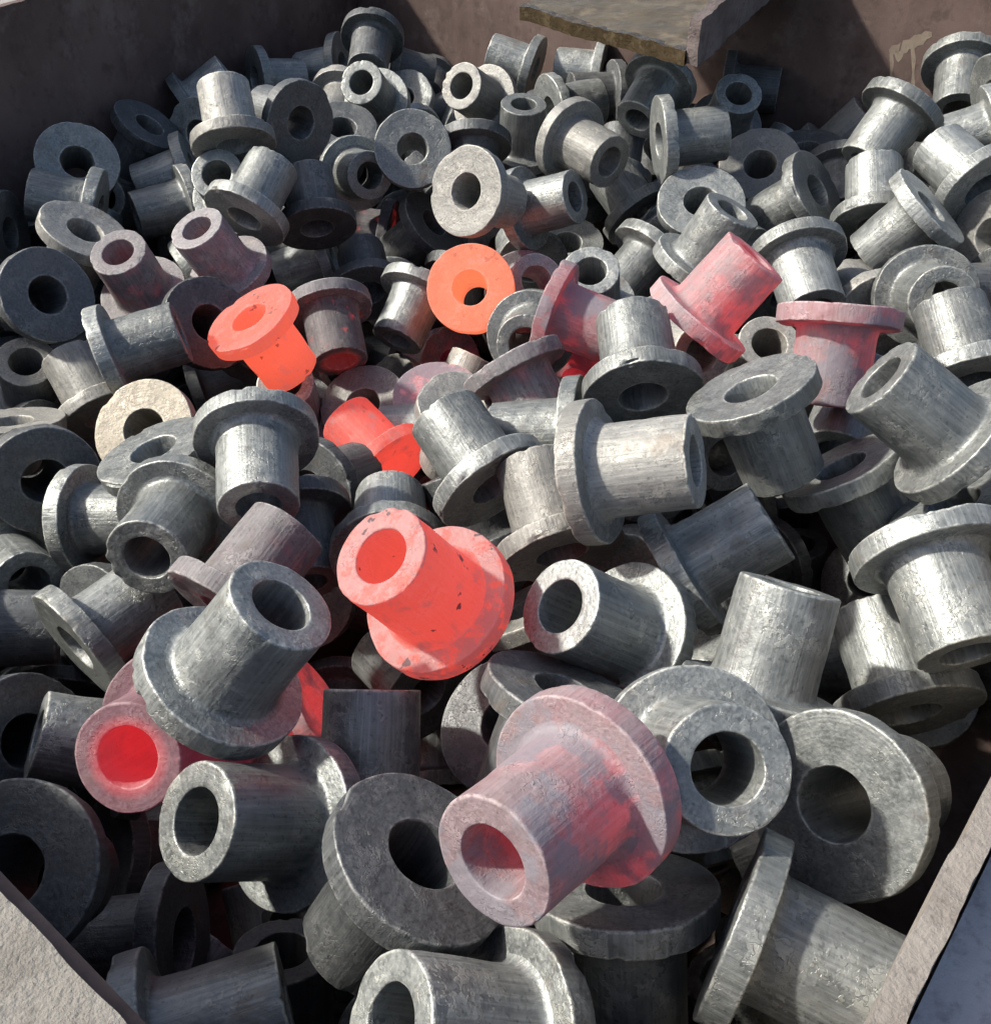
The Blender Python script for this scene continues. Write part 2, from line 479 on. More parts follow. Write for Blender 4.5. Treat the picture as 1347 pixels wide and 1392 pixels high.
# ------------------------------------------------------------------ the bushings
DIA = 0.1
FLANGE_PROFILE = [(.208, .000), (.225, .000), (.27, .001), (.31, .0015), (.36, .001), (.41, .000), (.45, .000), (.484, .000), (.4915, .0005), (.4955, .002), (.4985, .0055),
                  (.5, .010), (.5005, .018), (.501, .04), (.501, .07), (.501, .10), (.5005, .132), (.5, .140), (.4985, .1445), (.4955, .148), (.4915, .1495), (.484, .150), (.44, .151), (.41, .151), (.374, .152)]
BARREL_PROFILE = [(.374, .152), (.358, .155), (.345, .162), (.335, .173), (.328, .190), (.324, .215), (.321, .27), (.319, .34), (.318, .41), (.317, .48), (.316, .55),
                  (.315, .62), (.314, .68), (.313, .74), (.3125, .781), (.312, .789), (.3105, .7945), (.307, .798), (.303, .7995), (.295, .800), (.265, .800), (.235, .799), (.195, .7985),
                  (.184, .798), (.1795, .7965), (.1765, .793), (.1750, .787), (.173, .76), (.172, .68), (.172, .5), (.173, .36), (.176, .22), (.183, .11), (.192, .045), (.1985, .012), (.2025, .003), (.208, .000)]
EDGE_RINGS = {(.4915, .0005), (.4955, .002), (.4985, .0055), (.5, .010), (.5, .140), (.4985, .1445), (.4955, .148), (.4915, .1495),
              (.312, .789), (.3105, .7945), (.307, .798), (.303, .7995), (.1795, .7965), (.1765, .793), (.2025, .003), (.208, .000)}


def bushing_meshes(seed, SEG=80):
    """flange and barrel of one forged piece: the same uneven surface, cut where the fillet meets the shoulder"""
    rnd = random.Random(seed)
    sx, sy = rnd.uniform(-.02, .02), rnd.uniform(-.02, .02)       # slanted end face
    fx, fy = rnd.uniform(-.012, .012), rnd.uniform(-.012, .012)   # slightly warped flange
    oval = rnd.uniform(0.0, .012)
    dish = rnd.choice([0.0, 0.0, .012, .02])                      # dished bearing face with a raised lip
    so = seed * 13.7
    chips = [(rnd.uniform(0, 6.283), rnd.choice([0, 0, 1, 2]), rnd.uniform(.05, .2), rnd.uniform(.006, .02)) for _ in range(13)]
    out = []
    for prof in (FLANGE_PROFILE, BARREL_PROFILE):
        vs, fs, ed = [], [], []
        for (r, h) in prof:
            for s in range(SEG):
                an = 2 * math.pi * s / SEG
                ca, sa = math.cos(an), math.sin(an)
                p = Vector((r * ca, r * sa, h))
                q = p * 3.1 + Vector((so, 0, 0))
                d = 0.0075 * noise.noise(q) + 0.0032 * noise.noise(p * 11 + Vector((0, so, 0))) + 0.0014 * noise.noise(p * 27 + Vector((0, 0, so)))
                rr = r + d * (0.6 if r < .22 else 1.0) + oval * math.cos(2 * an + so) * r
                hh = h + 0.6 * d
                if h > .4:
                    hh += (sx * ca * r + sy * sa * r) * 2.2 * (h - .4)
                if r > .33:
                    hh += (fx * ca + fy * sa) * (r - .33) * 4 + 0.010 * (r - .33) * 6 * noise.noise((ca * 1.3 + so, sa * 1.3, 2))
                if h < .03 and dish and r < .47:
                    hh += dish * (1 - (r / .47) ** 2)
                for (ac, where, wid, dep) in chips:
                    da = abs((an - ac + math.pi) % (2 * math.pi) - math.pi)
                    if da < wid:
                        f = dep * (1 - (da / wid) ** 2) * (0.6 + 0.8 * abs(noise.noise((an * 14, so, h * 30))))
                        if where == 0 and r > .47 and h < .04:
                            rr -= f
                            hh += f * 0.7
                        elif where == 1 and r > .47 and h > .11:
                            rr -= f
                            hh -= f * 0.6
                        elif where == 2 and r > .28 and h > .77:
                            rr -= f * 0.7
                            hh -= f
                vs.append((rr * ca * DIA, rr * sa * DIA, hh * DIA))
                ed.append(1.0 if (r, h) in EDGE_RINGS else 0.0)
        for i in range(len(prof) - 1):
            for s in range(SEG):
                t = (s + 1) % SEG
                fs.append((i * SEG + s, i * SEG + t, (i + 1) * SEG + t, (i + 1) * SEG + s))
        me = bpy.data.meshes.new('bushing')
        me.from_pydata(vs, [], fs)
        me.update()
        me.polygons.foreach_set('use_smooth', [True] * len(me.polygons))
        me.set_sharp_from_angle(angle=math.radians(40))
        at = me.attributes.new('edge', 'FLOAT', 'POINT')
        at.data.foreach_set('value', ed)
        me.materials.append(M['g'])
        out.append(me)
    return out


VARIANTS = [bushing_meshes(s) for s in range(1, 11)]
COARSE = [bushing_meshes(s, 26) for s in range(1, 5)]
protos = []
for fm, bm_ in VARIANTS:
    fm.name, bm_.name = 'flange', 'barrel'
    protos.append((bpy.data.objects.new('flange', fm), bpy.data.objects.new('barrel', bm_)))


def orient(axis, spin):
    ax = Vector(axis).normalized()
    return (ax.to_track_quat('Z', 'Y') @ Matrix.Rotation(spin, 3, 'Z').to_quaternion()).to_euler()


# x, y, z of the bearing face centre (z above the pile's mean surface) and the direction the barrel points
# (piece number, material, x, y, z, ax, ay, az)
PIECES = [
    (1, 'g', -0.5237, 1.2442, 0.0082, -0.388, 0.713, -0.584),
    (2, 'd', -0.6115, 1.2861, -0.0559, 0.046, 0.356, -0.933),
    (3, 'g', -0.4835, 1.1772, -0.0297, -0.951, -0.079, 0.298),
    (4, 'd', -0.5722, 1.1219, -0.0348, -1, -0.029, 0.012),
    (5, 'p', -0.4647, 1.0792, -0.0099, -0.525, 0.05, -0.85),
    (6, 'h6', -0.4034, 1.0521, -0.0832, -0.095, -0.411, 0.907),
    (7, 'g', -0.4164, 1.369, -0.0438, -0.937, -0.206, -0.28),
    (8, 'g', -0.3961, 1.2783, -0.0577, -0.874, -0.482, -0.046),
    (9, 'g', -0.3309, 1.2338, -0.0389, -0.029, -0.711, 0.702),
    (10, 'p', -0.3146, 1.2068, 0.0382, -0.188, 0.678, 0.71),
    (11, 'g', -0.4256, 1.4426, -0.0241, 0.364, 0.885, -0.29),
    (12, 'd', -0.2433, 1.2763, 0.045, -0.702, 0.712, -0.016),
    (13, 'd', -0.4811, 1.4162, -0.0007, -0.607, 0.033, -0.794),
    (14, 'g', -0.4638, 1.552, -0.0201, 0.796, 0.288, 0.532),
    (151, 'g', -0.3837, 1.6621, -0.0103, 0.868, 0.478, -0.133),
    (16, 'g', -0.2934, 1.1176, -0.0141, 0.362, 0.774, 0.52),
    (17, 'd', -0.2222, 1.1846, -0.0564, -0.197, 0.77, 0.607),
    (18, 'h6', -0.3064, 1.0771, -0.0677, -0.295, -0.335, 0.895),
    (19, 'g', -0.2178, 1.2645, -0.1296, -0.957, -0.105, -0.269),
    (20, 'g', -0.5357, 1.4062, -0.1222, -0.08, -0.829, 0.553),
    (21, 'd', -0.1941, 1.7055, 0.0477, -0.059, -0.893, -0.445),
    (22, 'g', -0.1759, 1.5521, -0.0158, -0.202, -0.759, 0.619),
    (23, 'd', -0.1833, 1.7622, -0.0133, 0.936, 0.194, -0.291),
    (24, 'g', -0.1481, 1.6303, -0.0293, 0.234, 0.642, -0.73),
    (25, 'g', -0.1076, 1.3022, 0.0047, -0.083, 0.835, -0.544),
    (26, 'p', -0.0342, 1.0904, 0.0295, 0.574, 0.696, -0.432),
    (27, 'g', -0.1992, 1.3793, -0.0561, 0.404, -0.871, 0.279),
    (28, 'p', -0.011, 1.4946, 0.0034, -0.453, -0.729, 0.514),
    (29, 'g', 0.0658, 1.6972, -0.0044, -0.929, 0.274, 0.247),
    (30, 'g', 0.0359, 1.4205, -0.0491, 0.036, -0.173, 0.984),
    (31, 'd', -0.0286, 1.3627, -0.003, 0.004, -0.751, -0.661),
    (32, 'g', 0.0748, 1.4456, 0.0068, 0.919, 0.388, 0.068),
    (33, 'g', 0.1767, 1.6837, -0.0056, -0.96, 0.278, 0.015),
    (34, 'd', 0.1932, 1.6101, -0.0178, -0.981, -0.185, 0.054),
    (35, 'p', 0.0871, 1.2415, 0.0381, 0.609, -0.788, -0.094),
    (36, 'g', 0.2287, 1.4264, 0.0561, -0.485, -0.749, -0.452),
    (37, 'g', 0.1928, 1.1942, 0.0505, 0.992, 0.094, 0.088),
    (38, 'g', 0.029, 1.1807, -0.0297, 0.823, -0.421, 0.381),
    (39, 'g', 0.1901, 1.245, -0.0658, -0.509, 0.711, 0.485),
    (40, 'd', -0.0837, 1.3033, -0.0963, -0.708, 0.211, -0.674),
    (41, 'h7', -0.1499, 1.3805, -0.1478, -0.981, 0.133, 0.136),
    (42, 'g', 0.0988, 1.2983, -0.1225, -0.003, 0.351, -0.936),
    (43, 'g', 0.11, 1.0259, -0.0865, -0.11, -0.49, 0.865),
    (45, 'g', 0.19, 1.1165, -0.0519, -0.653, -0.559, -0.511),
    (47, 'd', -0.2167, 1.4333, -0.0101, -0.138, 0.434, -0.89),
    (48, 'p', -0.2381, 1.6302, -0.0218, -0.153, -0.933, -0.325),
    (49, 'g', 0.0475, 1.198, -0.1141, -0.221, 0.974, 0.045),
    (52, 'g', 0.3258, 1.4501, -0.0181, 0.036, -0.616, 0.787),
    (53, 'd', 0.3369, 1.5392, 0.014, 0.964, -0.265, 0.012),
    (54, 'p', 0.3264, 1.2244, 0.0126, 0.25, 0.587, -0.77),
    (55, 'g', 0.2369, 1.1149, 0.0089, 0.084, 0.52, -0.85),
    (56, 'g', 0.3728, 1.1281, 0.0159, -0.642, 0.405, -0.651),
    (57, 'g', 0.2177, 1.0268, -0.0365, 0.426, -0.064, 0.903),
    (58, 'g', 0.3105, 0.9736, 0.0122, 0.115, -0.911, -0.395),
    (59, 'g', 0.4772, 1.1951, 0.0919, -0.574, -0.428, -0.698),
    (60, 'p', 0.4733, 1.4412, -0.0544, 0.615, -0.123, 0.779),
    (61, 'g', 0.4261, 1.0663, -0.0026, 0.063, 0.8, 0.597),
    (62, 'd', 0.4314, 1.2409, -0.0031, -0.14, -0.917, -0.373),
    (63, 'g', 0.6109, 1.3807, 0.0916, -0.223, -0.805, -0.549),
    (64, 'g', 0.6003, 1.2481, 0.0837, 0.941, 0.199, 0.274),
    (65, 'g', 0.5285, 1.0585, 0.0421, -0.379, 0.883, 0.278),
    (66, 'g', 0.5984, 1.2032, 0.0652, -0.919, 0.136, -0.369),
    (67, 'g', 0.4549, 1.0051, 0.0476, -0.596, 0.138, -0.791),
    (69, 'p', 0.5321, 1.0144, 0.0083, 0.889, 0.42, -0.183),
    (70, 'g', 0.4267, 0.9069, -0.0069, -0.174, -0.903, 0.393),
    (71, 'g', 0.4155, 0.743, -0.0082, -0.094, 0.867, 0.49),
    (72, 'p', 0.3941, 0.9223, -0.0409, -0.146, 0.989, -0.003),
    (74, 'h4', 0.1748, 0.7923, 0.0218, 0.601, 0.094, 0.793),
    (75, 'h5', 0.2822, 0.7374, 0.0673, -0.101, -0.514, -0.852),
    (76, 'p', 0.2701, 0.9073, -0.1043, -0.005, -0.535, 0.845),
    (77, 'g', 0.1899, 0.637, 0.0551, 0.43, -0.22, -0.876),
    (78, 'p', 0.1672, 0.8922, -0.0515, 0.348, -0.875, 0.337),
    (79, 'g', 0.1213, 0.6934, 0.0098, -0.049, 0.915, 0.401),
    (80, 'g', 0.328, 0.7665, -0.0285, -0.428, -0.854, -0.294),
    (81, 'g', 0.3284, 0.5693, 0.0467, -0.787, 0.288, 0.546),
    (82, 'g', 0.2709, 0.6313, -0.0129, 0.512, -0.396, -0.762),
    (83, 'p', 0.0593, 0.5491, 0.0395, 0.905, -0.266, 0.331),
    (84, 'g', 0.1859, 0.789, -0.0993, 0.25, -0.891, 0.38),
    (85, 'g', 0.1303, 0.5337, -0.0437, 0.822, 0.153, 0.549),
    (86, 'g', 0.1593, 0.3982, -0.0295, 0.258, 0.555, 0.79),
    (87, 'g', 0.284, 0.4988, 0.0209, 0.131, -0.921, -0.368),
    (88, 'g', 0.2853, 0.4422, -0.0875, -0.124, 0.936, 0.328),
    (89, 'd', -0.4685, 0.9535, -0.0287, -0.737, 0.519, -0.433),
    (90, 'p', -0.5301, 0.9749, -0.1705, 0.261, -0.427, 0.866),
    (91, 'p', -0.4183, 0.8916, -0.1407, -0.53, 0.633, 0.565),
    (92, 'g', -0.3917, 0.8696, -0.0541, 0.935, 0.306, 0.179),
    (93, 'd', -0.3063, 0.9585, -0.0637, -0.61, 0.569, -0.552),
    (94, 'h2', -0.2512, 0.9117, -0.0325, 0.407, 0.153, -0.901),
    (95, 'h7', -0.1942, 1.0467, -0.0846, 0.238, -0.828, -0.508),
    (96, 'g', -0.2332, 0.9686, -0.1916, 0.055, -0.486, 0.872),
    (97, 'g', -0.1931, 0.6655, -0.003, 0.167, -0.953, -0.254),
    (98, 'c', -0.3349, 0.7843, -0.0834, 0.142, 0.628, -0.765),
    (99, 'g', -0.2896, 0.6866, -0.0372, 0.274, -0.055, -0.96),
    (100, 'd', -0.4082, 0.7183, -0.0955, -0.608, 0.76, -0.231),
    (101, 'p', -0.4819, 0.8263, -0.1001, -0.002, -0.31, -0.951),
    (102, 'g', -0.3812, 0.6985, -0.1241, 0.982, -0.145, 0.119),
    (103, 'g', -0.2538, 0.6301, -0.058, -0.067, -0.976, 0.209),
    (104, 'g', -0.3762, 1.0686, -0.2181, 0.946, 0.247, 0.207),
    (110, 'h1', -0.0285, 1.0272, -0.0571, 0.099, 0.778, -0.62),
    (111, 'h6', 0.0351, 1.1198, -0.1107, 0.157, -0.787, 0.597),
    (113, 'g', 0.0414, 0.9915, -0.0958, -0.128, -0.926, 0.355),
    (114, 'h6', 0.0138, 0.8067, -0.0234, 0.447, -0.602, -0.661),
    (115, 'p', -0.0585, 0.9971, -0.2135, 0.438, 0.555, 0.707),
    (116, 'h5', -0.0625, 0.9248, -0.1347, -0.046, 0.275, -0.96),
    (117, 'g', 0.0001, 0.6303, -0.0362, -0.527, 0.771, 0.357),
    (118, 'p', -0.0257, 0.7966, -0.069, -0.267, 0.212, -0.94),
    (119, 'g', 0.0769, 0.7043, -0.0335, -0.966, 0.171, -0.193),
    (120, 'p', 0.0505, 0.5609, -0.047, -0.252, 0.854, 0.455),
    (121, 'h3', -0.1054, 0.8238, -0.1604, -0.652, 0.694, 0.305),
    (122, 'd', -0.176, 0.7347, -0.1202, 0.479, 0.812, -0.334),
    (123, 'g', -0.0876, 0.6177, -0.0991, -0.081, 0.997, 0.016),
    (124, 'p', -0.1503, 0.9499, -0.1614, 0.145, 0.485, -0.862),
    (1241, 'p', -0.1341, 1.0584, -0.214, 0.687, 0.422, -0.591),
    (125, 'g', -0.0425, 0.8859, -0.1539, -0.989, 0.065, -0.127),
    (126, 'h6', -0.0586, 1.1503, -0.2295, -0.638, 0.663, -0.392),  # faint red emission stands in for light reflected from hot neighbours
    (127, 'g', -0.0899, 1.1277, -0.1038, -0.375, -0.757, -0.535),
    (128, 'd', -0.164, 1.1753, -0.1393, -0.193, 0.924, 0.33),
    (132, 'h5', 0.0516, 0.901, -0.0167, 0.905, -0.369, -0.212),
    (133, 'h5', 0.1084, 1.1592, -0.2613, 0.44, 0.895, 0.068),
    (137, 'g', 0.1308, 0.7142, -0.0329, 0.077, -0.141, -0.987),
    (138, 'g', -0.4581, 0.6902, -0.1681, 0.648, -0.708, 0.279),
    (140, 'd', -0.4426, 0.5699, -0.1343, 0.949, 0.229, -0.213),
    (141, 'g', -0.3258, 0.531, -0.1155, 0.637, 0.763, 0.11),
    (142, 'g', -0.1652, 0.3895, 0.0015, 0.592, 0.056, 0.804),
    (143, 'h6', -0.1972, 0.5132, -0.0605, 0.505, 0.784, 0.359),
    (144, 'd', -0.1801, 0.6923, -0.1026, 0.242, -0.895, -0.373),
    (145, 'd', -0.3433, 0.4612, -0.1403, -0.836, 0.338, -0.433),
    (146, 'g', -0.2576, 0.4638, -0.1553, -0.864, -0.178, 0.469),
    (147, 'h4r', -0.1971, 0.4086, -0.0514, -0.099, -0.806, 0.583),
    (1471, 'h4', -0.1526, 0.5657, -0.2248, -0.863, -0.276, -0.424),
    (148, 'g', -0.081, 0.3651, -0.0943, 0.026, 0.751, 0.66),
    (149, 'g', -0.0615, 0.597, -0.2486, -0.633, 0.77, -0.084),
    (150, 'h3m', -0.0324, 0.4626, -0.0031, -0.438, -0.327, 0.837),
    (1511, 'g', 0.0951, 0.4714, -0.0431, -0.686, -0.284, 0.67),
    (152, 'd', 0.0082, 0.4324, -0.0827, 0.365, 0.273, -0.89),
    (153, 'd', 0.0428, 0.3953, -0.0068, -0.341, -0.417, -0.843),
    (154, 'h5', 0.048, 0.299, 0.0377, -0.619, -0.738, 0.27),
    (155, 'g', 0.1052, 0.3404, 0.0014, 0.056, -0.66, 0.749),
    (156, 'g', 0.1775, 0.3096, 0.0006, 0.713, 0.493, -0.499),
    (157, 'g', 0.0677, 0.2843, -0.0342, 0.042, -0.567, -0.822),
    (158, 'd', -0.0361, 0.2832, -0.0026, -0.498, -0.127, -0.858),
    (159, 'g', -0.1139, 0.3435, -0.0658, -0.572, -0.449, 0.687),
    (160, 'g', 0.0129, 0.2122, -0.0506, -0.744, -0.189, 0.641),
    (161, 'g', 0.1176, 0.258, -0.0226, 0.88, -0.469, -0.079),
    (165, 'd', -0.2638, 0.2935, -0.0374, 0.02, 0.482, -0.876),
    (166, 'd', -0.301, 0.4206, -0.2346, 0.708, 0.37, -0.601),
    (167, 'd', -0.2031, 0.3287, -0.1768, -0.994, -0.038, -0.098),
    (168, 'g', -0.1857, 0.2194, -0.0862, 0.943, 0.332, 0.016),
    (169, 'd', -0.14, 0.2844, -0.2402, 0.054, 0.411, 0.91),
    (174, 'g', 0.0986, 0.5795, -0.1014, 0.308, 0.892, -0.332),
    (175, 'p', 0.0271, 0.6222, -0.1582, 0.487, -0.381, -0.786),
    (177, 'd', 0.4236, 1.3688, -0.0174, 0.225, 0.148, -0.963),
    (178, 'd', 0.5596, 1.2936, -0.0317, 0.968, 0.236, -0.088),
    (179, 'd', 0.5349, 0.9524, -0.0278, -0.951, -0.277, 0.139),
    (180, 'g', 0.3294, 0.5616, 0.0039, 0.554, -0.367, -0.747),
    (181, 'g', -0.2504, 1.7438, -0.0086, -0.961, 0.182, -0.208),
]
UNDER = [
    (-0.0418, 1.7411, -0.0661, -0.921, -0.226, -0.316),
    (-0.2159, 1.5367, -0.1142, 0.458, 0.889, 0.004),
    (-0.1347, 1.5721, -0.063, 0.464, -0.826, -0.319),
    (0.1652, 1.3611, -0.0653, 0.169, 0.765, 0.621),
    (0.2595, 1.4957, -0.033, 0.517, -0.708, -0.48),
    (0.3801, 1.4428, -0.0907, 0.619, 0.286, 0.732),
    (-0.068, 1.3933, -0.1051, -0.681, 0.567, 0.463),
    (-0.5254, 1.2046, -0.1231, 0.026, 0.73, 0.682),
    (-0.4734, 1.3747, -0.1284, 0.801, 0.437, -0.41),
    (-0.3288, 1.306, -0.1076, 0.069, 0.804, -0.591),
    (0.2559, 1.1976, -0.0973, -0.697, 0.179, 0.695),
    (-0.6027, 1.1016, -0.1483, -0.216, 0.588, 0.779),
    (-0.5395, 1.3134, -0.1857, 0.7, -0.68, 0.219),
    (-0.3611, 1.1597, -0.0936, -0.756, -0.245, -0.607),
    (-0.1423, 1.2434, -0.1724, -0.025, 0.897, -0.441),
    (-0.0421, 1.2336, -0.1244, -0.23, -0.643, -0.73),
    (0.2814, 1.1005, -0.0618, 0.564, -0.82, -0.097),
    (-0.4576, 1.1066, -0.1837, 0.23, 0.973, -0.031),
    (0.2701, 0.9643, -0.089, -0.526, 0.721, -0.451),
    (-0.2547, 1.0594, -0.2321, 0.769, -0.158, 0.62),
    (-0.4847, 0.8807, -0.1703, -0.92, 0.214, -0.327),
    (0.2889, 0.8756, -0.1741, -0.833, -0.329, -0.444),
    (-0.03, 0.8999, -0.3065, -0.553, -0.112, 0.826),
    (0.1358, 0.8007, -0.2143, 0.624, 0.781, -0.021),
    (-0.3483, 0.6054, -0.1615, 0.471, 0.749, -0.467),
    (-0.188, 0.7018, -0.2282, 0.153, 0.803, -0.575),
    (0.0259, 0.8109, -0.2468, -0.602, -0.531, -0.597),
    (-0.3945, 0.5864, -0.249, -0.19, 0.934, 0.303),
    (0.1802, 0.5558, -0.1034, 0.472, -0.141, -0.87),
    (0.2666, 0.5975, -0.2018, 0.643, -0.427, 0.636),
    (0.3829, 0.5453, -0.1169, -0.958, -0.216, 0.19),
    (0.1428, 0.4979, -0.2317, 0.278, -0.907, -0.317),
    (0.2332, 0.3785, -0.1049, -0.81, -0.04, -0.585),
    (-0.1244, 0.3914, -0.2264, 0.549, -0.806, 0.222),
    (0.0058, 0.3055, -0.1966, -0.585, 0.765, 0.27),
    (-0.2439, 0.2957, -0.266, 0.534, 0.84, 0.094),
    (0.0589, 0.2319, -0.1665, 0.032, 0.953, -0.302),
    (-0.1171, 1.8864, -0.0756, -0.047, -0.997, -0.06),
    (-0.0748, 1.644, -0.048, 0.911, 0.007, -0.413),
    (0.2348, 1.5704, -0.0556, 0.136, -0.575, -0.807),
    (-0.135, 1.4416, -0.1566, -0.294, 0.849, -0.438),
    (0.0107, 1.328, -0.1428, 0.008, 0.976, 0.22),
    (-0.0065, 1.2566, -0.2165, -0.913, 0.383, -0.138),
    (-0.0068, 1.1229, -0.185, 0.873, 0.31, 0.378),
    (-0.5144, 1.1862, -0.2276, 0.776, 0.095, -0.624),
    (-0.2259, 1.1422, -0.2659, 0.386, 0.601, 0.7),
    (0.2, 0.5613, -0.2443, -0.309, 0.854, 0.418),
    (0.3581, 0.5625, -0.1989, 0.226, 0.417, -0.88),
    (-0.2974, 0.5611, -0.2609, -0.684, -0.69, 0.235),
    (-0.2449, 0.512, -0.312, -0.879, -0.445, 0.17),
    (-0.1668, 0.3743, -0.3281, -0.283, 0.794, 0.538),
    (0.2111, 0.3582, -0.2552, -0.033, 0.605, 0.796),
    (0.2069, 0.3227, -0.3355, -0.496, 0.453, 0.74),
    (0.1295, 1.4907, -0.0913, 0.349, 0.293, -0.89),
    (-0.3681, 1.4063, -0.225, 0.665, -0.418, -0.618),
    (-0.1905, 1.2391, -0.2729, 0.792, -0.528, 0.307),
    (0.1787, 0.9725, -0.2717, 0.361, -0.287, -0.887),
    (0.2852, 0.9122, -0.2954, -0.409, -0.545, 0.732),
    (0.309, 0.8074, -0.2704, -0.883, -0.469, 0.013),
    (-0.4318, 0.6097, -0.2884, -0.631, 0.593, -0.5),
    (0.2512, 0.6266, -0.3086, -0.716, 0.349, 0.604),
    (0.2264, 0.4468, -0.3016, -0.296, 0.955, -0.022),
    (0.393, 0.7736, -0.2671, 0.607, 0.36, -0.708),
    (0.162, 1.4753, -0.2568, -0.655, 0.669, 0.35),
    (0.3349, 0.9229, -0.3241, -0.117, 0.927, 0.358),
    (-0.4815, 1.225, -0.3398, 0.674, -0.635, 0.378),
    (-0.1523, 0.6711, -0.3287, -0.068, -0.996, 0.059),
    (-0.09, 0.7664, -0.3183, -0.848, -0.139, 0.511),
    (-0.0641, 0.5929, -0.367, -0.024, 0.717, 0.697),
    (0.3516, 0.8273, -0.3509, -0.195, 0.115, 0.974),
    (-0.2813, 1.0177, -0.1442, 0.01, 0.948, 0.318),
    (-0.041, 0.2421, -0.1442, -0.364, -0.721, 0.59),
    (-0.0101, 0.6767, -0.1477, -0.366, 0.525, 0.769),
    (0.0945, 0.3449, -0.1255, -0.462, 0.843, -0.275),
]
